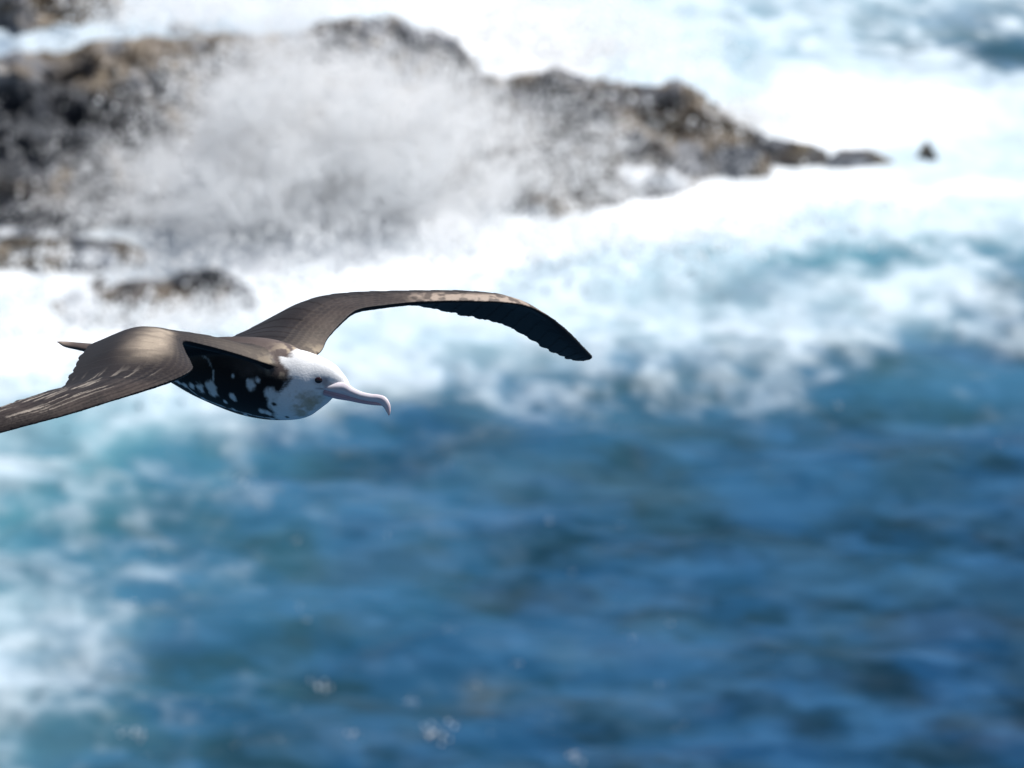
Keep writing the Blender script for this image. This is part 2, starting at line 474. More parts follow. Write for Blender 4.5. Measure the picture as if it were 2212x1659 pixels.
rock('rock_outcrop', 'brown rocky outcrop in the top left corner across the calm channel',
     [(-260, -120, 80, 1.8), (0, -110, 74, 1.8), (120, -80, 70, 1.5), (200, -40, 66, 1.0), (250, 0, 60, .6), (285, 40, 52, .1)],
     nx=320, ns=130, seed=500, amp=.4, ochre=.6)
rock('rock_outcrop', 'tiny brown rock half sunk in mist beside the top left outcrop',
     [(350, 72, 82, .03), (375, 58, 84, .22), (410, 60, 84, .25), (440, 76, 83, .03)],
     nx=60, ns=50, seed=550, amp=.2, ochre=.6)
rock('rock_shelf', 'flat rock shelf laced with foam at the left edge below the reef',
     [(-200, 520, 600, .6), (0, 522, 595, .65), (120, 526, 590, .65), (230, 528, 585, .55), (310, 548, 585, .2)],
     nx=260, ns=80, seed=600, amp=.3, foamy=[(60, 545, 120, 14, .35), (200, 560, 80, 10, .4)])
rock('rock_mound', 'grey brown rock mound in the wash just above the bird\'s near wing',
     [(90, 668, 690, .1), (180, 640, 712, .4), (215, 612, 716, .6), (240, 632, 718, .5), (290, 604, 720, .8), (350, 622, 712, .6), (400, 606, 712, .8), (470, 600, 698, .8), (515, 612, 685, .55), (560, 655, 676, .1)],
     nx=260, ns=110, seed=700, amp=.55, ochre=.2, foamy=[(300, 712, 160, 16, .4), (180, 670, 60, 50, .6), (420, 705, 90, 14, .5)])

# ------------------------------------------------------------------ spray
def droplets(name, pos, rad, label):
    n = len(pos)
    o8 = np.array([[1, 0, 0], [-1, 0, 0], [0, 1, 0], [0, -1, 0], [0, 0, 1], [0, 0, -1]], float)
    f8 = np.array([[0, 2, 4], [2, 1, 4], [1, 3, 4], [3, 0, 4], [2, 0, 5], [1, 2, 5], [3, 1, 5], [0, 3, 5]])
    j = 1 + .35 * (rng.random((n, 6, 1)) - .5)
    V = pos[:, None, :] + o8[None] * j * rad[:, None, None]
    Fq = (np.arange(n)[:, None, None] * 6 + f8[None]).reshape(-1, 3)
    ob = mesh_obj(name, V.reshape(-1, 3), Fq, M_SPRAY, smooth=True)
    tag(ob, label, 'spray', 'stuff')
    return ob

def sample_plume(n, blobs, fs, seed, thr=.5, stretch=1.0):
    """blobs: px, py, rx, ry, weight, waterline py of the place it rises from"""
    w = np.array([b[4] for b in blobs], float); w /= w.sum()
    k = rng.choice(len(blobs), size=n * 3, p=w)
    b = np.array(blobs, float)[k]
    px = b[:, 0] + b[:, 2] * rng.normal(size=len(k)) * .75; py = b[:, 1] + b[:, 3] * rng.normal(size=len(k)) * .75
    g = G(np.full(len(k), 1106.0), b[:, 5], 0.0)
    yd = g[:, 1] + rng.normal(size=len(k)) * 1.5
    r = rays(px, py)
    t = yd / r[:, 1]
    p = CAM + r * t[:, None]
    a = .5
    xx = .62 * p[:, 0] + .9 * p[:, 2]; zz = p[:, 2] - .45 * p[:, 0]
    m = fbm(xx * fs, p[:, 1] * fs * .5, zz * fs * 1.7, octv=5, seed=seed, gain=.6)
    keep = (rng.random(len(k)) < sstep(thr - .18, thr + .22, m) * (1 - .9 * sstep(b[:, 5] - 30, b[:, 5] + 30, py))) & (p[:, 2] > -.1)
    return p[keep][:n]

plume = [(1280, 330, 220, 80, .10, 450), (600, 270, 170, 110, 1.0, 500), (790, 290, 200, 110, 1.3, 490), (700, 380, 300, 80, 1.3, 500), (900, 320, 170, 90, .6, 480),
         (500, 400, 190, 60, 1.0, 520), (880, 190, 200, 70, .22, 470), (500, 220, 110, 60, .25, 495), (1180, 310, 160, 80, .10, 470), (400, 460, 180, 30, .4, 520),
         (620, 130, 120, 60, .15, 480), (950, 400, 320, 45, .55, 480), (600, 430, 260, 35, .3, 490)]
p1 = sample_plume(140000, plume, .9, 900, thr=.47)
droplets('sea_spray', p1, .012 + .024 * rng.random(len(p1)) ** 2 + .05 * (rng.random(len(p1)) > .965) * rng.random(len(p1)), 'torn white spray bursting up over the middle of the reef')
base = [(900, 520, 420, 40, 2, 570), (600, 560, 300, 50, 1.3, 600), (1350, 490, 260, 30, 1, 540), (1700, 430, 200, 20, .4, 470), (250, 570, 260, 60, .5, 610),
        (520, 680, 120, 40, .4, 720), (80, 660, 120, 60, .4, 740), (300, 690, 160, 30, 1.6, 740)]
p2 = sample_plume(5000, base, .7, 920, thr=.47)
droplets('wave_splash', p2, .03 + .05 * rng.random(len(p2)) ** 2, 'dense white splash piled up where the wave breaks along the foot of the reef')
back = [(420, 20, 160, 50, 1.2, 85), (650, 10, 160, 50, 1, 90), (1150, 60, 180, 60, 1.2, 190), (1300, 110, 140, 40, .5, 220), (1640, 250, 90, 30, .3, 330)]
p3 = sample_plume(9000, back, .5, 940, thr=.45)
droplets('surf_mist', p3, .03 + .03 * rng.random(len(p3)) ** 2, 'pale mist blowing off the surf behind the reef')

def puff(i, px, py, d_y, rx, ry, rz, dens, label):
    '''a soft cloud of fine spray: an uneven ellipsoid hull filled with a scattering volume'''
    c = rays(np.array(float(px)), np.array(float(py))); g = G(np.array(1106.), np.array(float(d_y)), 0.0); c = CAM + c * (g[1] / c[1])
    n, m = 20, 32
    th = np.linspace(0, np.pi, n); ph = np.linspace(0, 2 * np.pi, m, endpoint=False)
    T, Pp = np.meshgrid(th, ph, indexing='ij')
    U = np.stack([np.sin(T) * np.cos(Pp), np.sin(T) * np.sin(Pp), np.cos(T)], -1).reshape(-1, 3)
    o = mesh_obj('sea_mist', U, grid_quads(n, m, True), None)
    b2 = bmesh.new(); b2.from_mesh(o.data); bmesh.ops.remove_doubles(b2, verts=b2.verts, dist=1e-6); bmesh.ops.recalc_face_normals(b2, faces=b2.faces); b2.to_mesh(o.data); b2.free()
    o.location = c; o.scale = (rx, ry, rz)
    mm = bpy.data.materials.new('mist'); mm.use_nodes = True; t = mm.node_tree; t.nodes.remove(t.nodes['Principled BSDF'])
    pv = t.nodes.new('ShaderNodeVolumePrincipled'); pv.inputs['Color'].default_value = (.985, .99, 1, 1); pv.inputs['Anisotropy'].default_value = .0
    tc = t.nodes.new('ShaderNodeTexCoord'); ln = t.nodes.new('ShaderNodeVectorMath'); ln.operation = 'LENGTH'; t.links.new(tc.outputs['Object'], ln.inputs[0])
    fo = t.nodes.new('ShaderNodeMapRange'); fo.interpolation_type = 'SMOOTHSTEP'; fo.inputs['From Min'].default_value = .98; fo.inputs['From Max'].default_value = .15
    t.links.new(ln.outputs['Value'], fo.inputs['Value'])
    ge = t.nodes.new('ShaderNodeNewGeometry')
    nz = t.nodes.new('ShaderNodeTexNoise'); nz.inputs['Scale'].default_value = .9; nz.inputs['Detail'].default_value = 3; t.links.new(ge.outputs['Position'], nz.inputs['Vector'])
    nr = t.nodes.new('ShaderNodeMapRange'); nr.inputs['From Min'].default_value = .38; nr.inputs['From Max'].default_value = .62; t.links.new(nz.outputs['Fac'], nr.inputs['Value'])
    mu = t.nodes.new('ShaderNodeMath'); mu.operation = 'MULTIPLY'; t.links.new(fo.outputs[0], mu.inputs[0]); t.links.new(nr.outputs[0], mu.inputs[1])
    m2 = t.nodes.new('ShaderNodeMath'); m2.operation = 'MULTIPLY'; m2.inputs[1].default_value = dens; t.links.new(mu.outputs[0], m2.inputs[0])
    t.links.new(m2.outputs[0], pv.inputs['Density']); t.links.new(pv.outputs[0], t.nodes['Material Output'].inputs['Volume'])
    o.data.materials.append(mm)
    tag(o, label, 'mist', 'stuff')
puff(0, 760, 300, 440, 4.8, 2.0, 1.6, .7, 'cloud of fine white spray hanging over the front of the reef')
puff(1, 560, 25, 100, 3.6, 3.0, 1.1, 1.0, 'soft bank of sea mist drifting behind the left part of the reef')
scene.cycles.volume_bounces = 12
scene.cycles.volume_step_rate = 2.0
scene.cycles.volume_max_steps = 128

# loose foam clots, standing in for sun glints as well, on the dark water near the bottom of the picture
fl = []
rf = random.Random(5)
extra = [(rf.uniform(250, 1500), rf.uniform(1000, 1650), rf.uniform(.02, .045)) for _ in range(22)]
for (fx, fy, rr) in [(690, 1485, .10), (945, 1582, .15), (920, 1578, .10), (510, 1040, .09), (530, 1046, .06), (1810, 878, .05), (1205, 945, .04), (2160, 960, .03), (1185, 1130, .045),
                     (975, 1365, .06), (1115, 1435, .05), (765, 1590, .08), (290, 1590, .12), (660, 1340, .06), (1365, 1380, .04), (560, 1080, .04), (640, 1170, .05), (1240, 1637, .09), (885, 1520, .06)] + extra:
    c = G(np.array(fx), np.array(fy), 0.15)
    for i in range(14):
        q = c + np.array([rng.normal() * rr * 1.3, rng.normal() * rr * 1.8, rng.random() * .06])
        fl.append((q, rr * (.10 + .22 * rng.random())))
droplets('foam_glint_flecks', np.array([f[0] for f in fl]), np.array([f[1] for f in fl]), 'scattered pale foam flecks and stand-in sun glints on the dark blue water')

# ------------------------------------------------------------------ the bird
PXM = 2 * FOCUS * TH / 2212     # metres per survey pixel at the bird
BH = np.array([0.77, -0.22, -0.60]); BH /= np.linalg.norm(BH)
def cam2world(v): return v[..., 0:1] * FX + v[..., 1:2] * FU + v[..., 2:3] * FF
WUP = np.array([0, 0, 1.0])

# body: centre px, py, depth, half height (px), half width (m)
SP = [(196, 753, .325, 9, .016), (240, 758, .29, 17, .022), (300, 766, .24, 31, .034), (370, 776, .185, 47, .048), (440, 795, .13, 66, .062),
      (520, 811, .065, 83, .074), (585, 820, .015, 86, .077), (632, 828, -.02, 77, .070), (665, 824.5, -.045, 66.5, .055), (690, 822.5, -.06, 54.5, .043), (712, 823.5, -.075, 41, .032),
      (730, 829.5, -.088, 29, .021), (745, 836, -.098, 18, .0125), (752, 840, -.104, 8, .008)]
NB, MB_ = 200, 96
def build_body():
    sp_ = catmull(np.array(SP), NB)
    C_ = P(sp_[:, 0], sp_[:, 1], sp_[:, 2])
    T = np.gradient(C_, axis=0); T /= np.linalg.norm(T, axis=1, keepdims=True)
    Tm = T.copy()
    for _ in range(10): Tm[1:-1] = (Tm[:-2] + Tm[1:-1] + Tm[2:]) / 3
    U = WUP - (Tm @ WUP)[:, None] * Tm; U /= np.linalg.norm(U, axis=1, keepdims=True)
    W = np.cross(Tm, U)                      # towards the camera side (right side of the bird)
    th = np.linspace(0, 2 * np.pi, MB_, endpoint=False)
    hh = sp_[:, 3] * PXM / .96; hw = sp_[:, 4]
    cs, sn = np.cos(th), np.sin(th)
    # slightly keeled breast: narrower below
    V = C_[:, None] + U[:, None] * (hh[:, None] * cs)[..., None] + W[:, None] * (hw[:, None] * (sn * (1 - .10 * (cs < 0) * cs ** 2)))[..., None]
    ang = np.abs(np.where(th > np.pi, th - 2 * np.pi, th)) / np.pi     # 0 back, 1 belly
    par = np.stack([np.broadcast_to(sp_[:, 0:1], (NB, MB_)), np.broadcast_to(ang, (NB, MB_))], -1)
    q = grid_quads(NB, MB_, True)
    vs = V.reshape(-1, 3); pr = par.reshape(-1, 2)
    # end caps
    n0 = len(vs); vs = np.vstack([vs, C_[0], C_[-1]]); pr = np.vstack([pr, [SP[0][0], .5], [SP[-1][0], .5]])
    tri = [(n0, (j + 1) % MB_, j) for j in range(MB_)] + [(n0 + 1, (NB - 1) * MB_ + j, (NB - 1) * MB_ + (j + 1) % MB_) for j in range(MB_)]
    faces = [tuple(int(i) for i in r) for r in q] + tri
    return vs, faces, pr, (C_, Tm, U, W)

def wing(sections, thick, seed, feathers, flip):
    """each section: points from the leading edge to the trailing edge"""
    S = np.array(sections, float)            # (k, 4, 3)
    NU, NV = 420, 70
    D = catmull(S, NU)                       # along the span
    D = np.transpose(D, (1, 0, 2)); D = catmull(D, NV); D = np.transpose(D, (1, 0, 2))   # (NU, NV, 3)
    top = P(D[..., 0], D[..., 1], D[..., 2])
    u = np.linspace(0, 1, NU); v = np.linspace(0, 1, NV)
    # scalloped trailing edge
    ph = (u * feathers) % 1.0
    rr = np.random.default_rng(seed).random(feathers + 2)[(u * feathers).astype(int)]
    tip = np.sin(np.pi * ph ** .6) * (.25 + 1.3 * rr)
    ext = (.010 * tip - .003) * sstep(.06, .2, u) * (1 - .5 * sstep(.9, 1, u))
    ch = top[:, -1] - top[:, -8]; ch /= np.linalg.norm(ch, axis=1, keepdims=True) + 1e-9
    top += ch[:, None] * ext[:, None, None] * (sstep(.75, 1, v)[None, :, None])
    dU = np.gradient(top, axis=0); dV = np.gradient(top, axis=1)
    Nn = np.cross(dU, dV); Nn /= np.linalg.norm(Nn, axis=-1, keepdims=True) + 1e-12
    if flip: Nn = -Nn
    prof = np.sqrt(np.clip(v, 0, 1) + 1e-4) * (1 - v) ** .8 * 1.9
    tu = np.interp(u, [0, .25, .5, .7, 1.0], thick)
    t = tu[:, None] * prof[None] + .0052
    t = t * np.interp(v, [0, .03], [.35, 1])[None]
    low = top - Nn * t[..., None]
    vs = np.concatenate([top.reshape(-1, 3), low.reshape(-1, 3)])
    n = NU * NV
    q = grid_quads(NU, NV)
    if not flip: q_top, q_low = q, q[:, ::-1] + n
    else: q_top, q_low = q[:, ::-1], q + n
    faces = [tuple(map(int, r)) for r in q_top] + [tuple(map(int, r)) for r in q_low]
    def strip(idx, rev):
        for a, b in zip(idx[:-1], idx[1:]):
            f = (a, b, b + n, a + n); faces.append(tuple(int(i) for i in (f[::-1] if rev else f)))
    strip(np.arange(NV), not flip); strip(np.arange(NV) + (NU - 1) * NV, flip)
    strip(np.arange(NU) * NV, flip); strip(np.arange(NU) * NV + NV - 1, not flip)
    UU, VV = np.meshgrid(u, v, indexing='ij')
    pr = np.stack([UU.ravel(), VV.ravel()], -1)
    return vs, faces, np.vstack([pr, pr]), np.concatenate([np.zeros(n), np.ones(n)])

NEAR = [
 [(640, 800, -.040), (585, 752, -.02), (470, 752, .06), (350, 770, .15)],
 [(590, 789, -.085), (545, 748, -.05), (440, 736, .03), (310, 762, .13)],
 [(520, 766, -.120), (470, 730, -.085), (385, 722, .00), (260, 750, .09)],
 [(450, 746, -.148), (410, 723, -.11), (335, 712, -.02), (225, 744, .06)],
 [(399, 736, -.180), (368, 716, -.14), (295, 707, -.05), (200, 742, .02)],
 [(401, 757, -.270), (362, 731, -.23), (270, 722, -.12), (180, 760, -.04)],
 [(413, 780, -.370), (362, 757, -.33), (255, 752, -.22), (166, 785, -.12)],
 [(415, 797, -.430), (352, 785, -.39), (245, 785, -.29), (152, 812, -.20)],
 [(385, 815, -.455), (320, 810, -.42), (220, 812, -.34), (134, 837, -.27)],
 [(320, 839, -.475), (262, 833, -.45), (180, 832, -.39), (108, 843, -.33)],
 [(240, 865, -.490), (190, 856, -.47), (130, 851, -.43), (68, 856, -.39)],
 [(150, 894, -.500), (115, 885, -.49), (70, 875, -.46), (20, 872, -.43)],
 [(50, 922, -.505), (25, 912, -.50), (-10, 900, -.48), (-45, 893, -.46)],
 [(-60, 952, -.505), (-80, 943, -.50), (-100, 932, -.49), (-120, 922, -.48)],
 [(-170, 984, -.500), (-178, 978, -.50), (-188, 972, -.495), (-198, 965, -.49)]]
FAR = [
 [(672, 775, -.02), (625, 750, -.0), (540, 745, .06), (420, 760, .16)],
 [(696, 756, .035), (645, 733, .05), (570, 722, .11), (450, 742, .21)],
 [(709, 729, .085), (660, 712, .11), (590, 702, .18), (500, 728, .29)],
 [(737, 697, .140), (695, 680, .17), (635, 664, .24), (560, 700, .35)],
 [(772, 668, .190), (735, 654, .23), (690, 641, .30), (620, 672, .41)],
 [(828, 658, .225), (795, 643, .27), (755, 632, .34), (700, 660, .45)],
 [(890, 652, .250), (868, 638, .28), (835, 629, .35), (800, 652, .48)],
 [(960, 649, .265), (945, 635, .29), (920, 628, .36), (885, 654, .49)],
 [(1035, 650, .280), (1025, 637, .30), (1005, 630, .37), (965, 668, .50)],
 [(1100, 653, .305), (1093, 640, .33), (1078, 641, .39), (1036, 683, .51)],
 [(1146, 662, .345), (1138, 655, .37), (1120, 668, .43), (1092, 699, .53)],
 [(1190, 684, .410), (1180, 686, .43), (1165, 702, .48), (1145, 727, .56)],
 [(1228, 714, .490), (1218, 722, .50), (1205, 735, .54), (1188, 752, .60)],
 [(1259, 746, .580), (1250, 754, .59), (1238, 761, .61), (1222, 768, .64)],
 [(1280, 768, .650), (1274, 771, .655), (1262, 774, .66), (1248, 776, .67)]]

bird = bpy.data.objects.new('frigatebird', None); scene.collection.objects.link(bird)
bird.empty_display_size = .2
bird.location = P(np.array(560.), np.array(860.), np.array(0.05))
tag(bird, 'white-headed brown frigatebird gliding with bent wings above the sea', 'seabird')
bpy.context.view_layer.update()
BL = np.array(bird.location)

bv, bf, bp_, FR = build_body()
nv, nf, npr, nside = wing(NEAR, [.026, .022, .016, .008, .003], 1, 27, True)
fv, ff, fpr, fside = wing(FAR, [.026, .022, .016, .008, .003], 2, 27, False)

def tail():
    """long forked tail folded to two thin points"""
    vs, fs, pr = [], [], []
    for sgn, (tx, ty, td) in ((1, (118, 741, .372)), (-1, (136, 738, .40))):
        n = 60
        c = catmull(np.array([(260, 757, .275), (215, 754, .31), (175, 750 if sgn > 0 else 747, .34), (150, 746 if sgn > 0 else 743, .36), (tx, ty, td)]), n)
        C_ = P(c[:, 0], c[:, 1], c[:, 2]); t = np.linspace(0, 1, n)
        T = np.gradient(C_, axis=0); T /= np.linalg.norm(T, axis=1, keepdims=True)
        U = WUP - (T @ WUP)[:, None] * T; U /= np.linalg.norm(U, axis=1, keepdims=True); W = np.cross(T, U)
        hw = np.interp(t, [0, .4, .75, 1], [.02, .018, .012, .002]); hh = np.interp(t, [0, .4, .8, 1], [.012, .009, .005, .002])
        th = np.linspace(0, 2 * np.pi, 20, endpoint=False)
        V = C_[:, None] + U[:, None] * (hh[:, None] * np.cos(th))[..., None] + W[:, None] * (hw[:, None] * np.sin(th) + sgn * .01 * t[:, None])[..., None]
        o = sum(len(v) for v in vs)
        vs.append(V.reshape(-1, 3)); fs += [tuple(int(i) + o for i in r) for r in grid_quads(n, 20, True)]
        fs.append(tuple(o + i for i in range(20))[::-1]); fs.append(tuple(o + (n - 1) * 20 + i for i in range(20)))
        pr.append(np.stack([np.repeat(t, 20), np.zeros(n * 20)], -1))
    return np.vstack(vs), fs, np.vstack(pr)
tv, tf, tpr = tail()

def cat(parts):
    V, Fc, off = [], [], 0
    for v, f in parts:
        V.append(v); Fc += [tuple(i + off for i in q) for q in f]; off += len(v)
    return np.vstack(V), Fc

allv, allf = cat([(bv, bf), (nv, nf), (fv, ff), (tv, tf)])
src = np.concatenate([np.zeros(len(bv)), np.ones(len(nv)), np.full(len(fv), 2), np.full(len(tv), 3)])
PR = np.vstack([bp_, npr, fpr, tpr]); SIDE = np.concatenate([np.zeros(len(bv)), nside, fside, np.zeros(len(tv))])

tmp = bpy.data.meshes.new('tmp'); tmp.from_pydata([tuple(v) for v in allv - BL], [], allf); tmp.update()
tob = bpy.data.objects.new('tmp', tmp); scene.collection.objects.link(tob)
bm_ = bmesh.new(); bm_.from_mesh(tmp)
bmesh.ops.recalc_face_normals(bm_, faces=bm_.faces); bm_.to_mesh(tmp); bm_.free()
rm = tob.modifiers.new('r', 'REMESH'); rm.mode = 'VOXEL'; rm.voxel_size = .0026; rm.use_smooth_shade = True
dg = bpy.context.evaluated_depsgraph_get()
ev = tob.evaluated_get(dg)
body_me = bpy.data.meshes.new_from_object(ev)
bpy.data.objects.remove(tob); bpy.data.meshes.remove(tmp)
body_me.name = 'body'
nvb = len(body_me.vertices)
co = np.empty(nvb * 3, np.float32); body_me.vertices.foreach_get('co', co); co = co.reshape(-1, 3).astype(float)
ne = len(body_me.edges); ed = np.empty(ne * 2, np.int32); body_me.edges.foreach_get('vertices', ed); ed = ed.reshape(-1, 2)
print('body verts', nvb)

def kd_of(pts):
    k = KDTree(len(pts))
    for i, p in enumerate(pts): k.insert(p, i)
    k.balance(); return k
kd = kd_of(allv - BL)
near_i = np.array([kd.find(c)[1] for c in co])
part = src[near_i]; UV = PR[near_i]; side = SIDE[near_i]
# distance of every vertex to the body shell and to the wing shells, for a soft junction
kb = kd_of((bv - BL)); kw = kd_of((np.vstack([nv[::3], fv[::3]]) - BL))
sel = np.linalg.norm(co, axis=1) < 2
dmin = np.full(nvb, 1.0)
mB = np.array([kb.find(c)[2] for c in co]); mW = np.array([kw.find(c)[2] for c in co])
jw = np.exp(-(np.maximum(mB, mW) / .022) ** 2)
deg = np.zeros(nvb); np.add.at(deg, ed[:, 0], 1); np.add.at(deg, ed[:, 1], 1)
def lap(x, w, it):
    for _ in range(it):
        s = np.zeros_like(x); np.add.at(s, ed[:, 0], x[ed[:, 1]]); np.add.at(s, ed[:, 1], x[ed[:, 0]])
        x = x + w[:, None] * (s / deg[:, None] - x)
    return x
co = lap(co, np.full(nvb, .5), 3)
co = lap(co, .6 * jw, 70)

def normals(x):
    body_me.vertices.foreach_set('co', x.astype(np.float32).ravel()); body_me.update()
    nn = np.empty(nvb * 3, np.float32); body_me.vertex_normals.foreach_get('vector', nn); return nn.reshape(-1, 3).astype(float)
N = normals(co)

# feather relief on the wings
wingm = (part == 1) | (part == 2)
u_, v_ = UV[:, 0], UV[:, 1]
def feather_phase(u, v, n):  return (u * n + .9 * v * (1 - u)) % 1.0
ph = feather_phase(u_, v_, 27)
remex = sstep(.38, .46, v_)
covert = (v_ * 9 + .6 * np.sin(u_ * 90)) % 1.0
relief = np.where(wingm, (.0011 * (1 - ph) * remex + .0006 * (1 - covert) * (1 - remex)) * (1 - .6 * jw), 0)
co2 = co + N * relief[:, None]
N = normals(co2)
cow = co2 + BL
X_, Y_, Z_ = (cow * 1).T

# ---- plumage colours (feather colours, with sheen painted in on the near wing)
nzA = fbm(X_ * 60, Y_ * 60, Z_ * 60, octv=4, seed=1001); nzB = fbm(X_ * 18, Y_ * 18, Z_ * 18, octv=4, seed=1005)
brown = np.array([.056, .043, .039]); dkb = np.array([.020, .0165, .0175]); blackf = np.array([.005, .005, .006])
nzC = fbm(X_ * 130, Y_ * 130, Z_ * 130, octv=3, seed=1031); pale = np.array([.30, .245, .19]); whitef = np.array([.78, .78, .78])
col = np.tile(brown, (nvb, 1))
def mixc(c, t, w): return c + (t - c) * np.clip(w, 0, 1)[:, None]
col = mixc(col, dkb, sstep(.35, .7, nzB) * .7)
# wings above
isn, isf = part == 1, part == 2
upper = (side == 0)
wcol = col.copy()
bar_sheen = np.exp(-((v_ - .42 - .4 * (u_ - .35)) / .20) ** 2) * sstep(.24, .31, u_) * (1 - sstep(.42, .56, u_)) * isn  # pale alar bar, plus the sheen at the wing bend painted as colour
barn = fbm(u_ * 60, v_ * 10, octv=3, seed=1020)
wcol = mixc(wcol, dkb, isn * upper * .8 * (1 - bar_sheen) * (u_ < .6)); wcol = mixc(wcol, dkb * .8, isf * upper * (.25 + .65 * sstep(.3, .6, v_)))
wcol = mixc(wcol, pale * .8, upper * (1 - sstep(.05, .28, u_)) * (1 - sstep(.15, .5, v_)) * .3)
wcol = mixc(wcol, pale * 1.25, bar_sheen ** 2.2 * (.5 + 1.0 * barn) * upper)
wcol = mixc(wcol, dkb, sstep(.58, .8, v_) * .75 * upper * (u_ < .55))
# worn pale feather edges on the hand
edge = np.exp(-((ph - .06) / .05) ** 2)
hand = sstep(.5, .62, u_)
stre = sstep(.52, .66, fbm(u_ * 14, v_ * 30, octv=3, seed=1010))
stq = sstep(.63, .72, fbm(u_ * 11, v_ * 30, octv=2, seed=1013))
wcol = mixc(wcol, np.array([.45, .39, .33]), stq * .6 * hand * upper * sstep(.2, .35, v_) * isn)
row = np.floor(v_ * 13); fx = (u_ * 60 + .5 * (row % 2)) % 1.0; fv = (v_ * 13) % 1.0
scal = np.exp(-((np.sqrt((fx - .5) ** 2 * 2 + fv ** 2) - .85) / .13) ** 2) * (1 - sstep(.45, .55, v_))
wcol = mixc(wcol, pale * .8, scal * .13 * upper * (.3 + 1.2 * nzB))
vl = np.exp(-((((v_ + .05 * np.sin(u_ * 9)) * 9) % 1.0 - .5) / .16) ** 2)
wcol = mixc(wcol, blackf, edge * remex * .3 * upper * (1 - hand))
wcol = mixc(wcol, blackf, vl * hand * upper * .55)
# pale leading edge of the far wing
le = (1 - sstep(.25, .5, v_)) * sstep(.40, .5, u_) * (1 - sstep(.72, .82, u_))
wcol = mixc(wcol, np.array([.34, .27, .22]), le * upper * isf * (.25 + sstep(.4, .6, nzA)))
# beneath: sooty
under = mixc(np.tile(blackf * 1.5, (nvb, 1)), dkb * .7, edge * .6)
wcol = np.where((side == 1)[:, None], under, wcol)
col = np.where(wingm[:, None], wcol, col)

# body
bvh = BVHTree.FromPolygons([tuple(v) for v in bv], bf)
def cast(px, py):
    d = rays(np.array(float(px)), np.array(float(py)))
    h = bvh.ray_cast(Vector(CAM), Vector(d).normalized())
    return None if h[0] is None else np.array(h[0])
kbw = kd_of(bv)
isb = part == 0
s_, a_ = UV[:, 0], UV[:, 1]
bcol = col.copy()
darkside = sstep(.30, .42, a_ + .12 * (nzB - .5))
bcol = mixc(bcol, blackf * 1.2, darkside)
# golden, worn nape and mantle feathers
mant = (1 - darkside) * sstep(470, 600, s_)
bcol = mixc(bcol, brown * 2.1, mant * .8)
gold = sstep(585, 640, s_) * (1 - darkside) * sstep(.44, .60, nzA)
bcol = mixc(bcol, np.array([.42, .34, .25]), gold * .8)
# white hood: its rear edge
edge_pts = [(640, 752), (632, 772), (622, 800), (626, 820), (612, 842), (596, 858), (590, 885), (606, 905)]
eb = []
for (ex, ey) in edge_pts:
    h = cast(ex, ey)
    if h is not None:
        i = kbw.find(h)[1]; eb.append((bp_[i, 1], bp_[i, 0]))
eb = sorted(eb) or [(0, 640), (1, 640)]
ea = np.array(eb)
sb = np.interp(a_, ea[:, 0], ea[:, 1])
hood = sstep(-5, 5, s_ - sb + 26 * (nzB - .5) + 8 * (nzA - .5))
bcol = mixc(bcol, whitef, hood)
# pale lores and cheek, buff throat stain
Cb, Tb, Ub, Wb = FR
def mirror(h):
    i = int(np.argmin(np.linalg.norm(Cb - h, axis=1))); return h - 2 * ((h - Cb[i]) @ Wb[i]) * Wb[i]
def blob(c, px, py, r, target, strength=1.0, soft=.5, nz=.6, both=True):
    h = cast(px, py)
    if h is None: return c
    out = c
    for hh_ in ([h, mirror(h)] if both else [h]):
        d = np.linalg.norm(cow - hh_, axis=1) / (r * PXM)
        w = 1 - sstep(1 - soft, 1 + soft, d + 3.0 * nz * (.5 * nzA + .5 * nzC - .5))
        out = mixc(out, np.array(target), w * strength)
    return out
W_ = whitef * .9; K_ = blackf * 1.6
arc = catmull(np.array([(414, 767), (428, 766), (442, 771), (452, 781), (458, 795), (461, 808), (461, 822)], float), 22)
for ax, ay in arc: bcol = blob(bcol, ax, ay, 2.8, W_, .5, nz=1.6)
arc = catmull(np.array([(366, 819), (400, 836), (430, 858), (470, 876), (510, 889), (560, 902), (610, 908)], float), 60)
for ax, ay in arc: bcol = blob(bcol, ax, ay - 2, 2.6, W_, .75, nz=1.0)
for (px, py, r) in [(541, 831, 11), (557, 822, 6), (536, 822, 5), (503, 857, 9), (503, 812, 4), (566, 889, 9), (580, 893, 8), (584, 852, 13), (592, 875, 15),
                    (433, 838, 12), (455, 836, 14), (460, 850, 11), (415, 835, 8), (400, 833, 7), (440, 862, 8), (486, 868, 5), (505, 885, 6), (475, 880, 6),
                    (385, 826, 5), (530, 896, 6), (552, 903, 5), 
                    (590, 906, 6), (610, 906, 8)]:
    bcol = blob(bcol, px, py, r, W_)
for (px, py, r) in [(443, 842, 7), (471, 862, 8), (421, 846, 6), (455, 872, 6), (490, 880, 5), (592, 873, 5), (620, 901, 5), (520, 893, 5), (500, 895, 4)]:
    bcol = blob(bcol, px, py, r, K_)
for (px, py, r, s) in [(661, 872, 20, .5), (680, 866, 14, .45), (640, 885, 14, .35), (655, 893, 12, .45)]:
    bcol = blob(bcol, px, py, r, (.40, .34, .24), s * 1.5, soft=.8, nz=1.2)
bcol = blob(bcol, 702, 826, 9, (.33, .28, .29), .8, soft=.7)
bcol = blob(bcol, 713, 830, 6, (.35, .3, .3), .6, soft=.7)
bcol = blob(bcol, 688, 821, 11, (.40, .36, .37), .6, soft=.5)
for gx in range(684, 714, 3): bcol = blob(bcol, gx, 839 + (gx - 684) * .07, 2.2, (.30, .25, .27), .6)
col = np.where(isb[:, None], bcol, col)
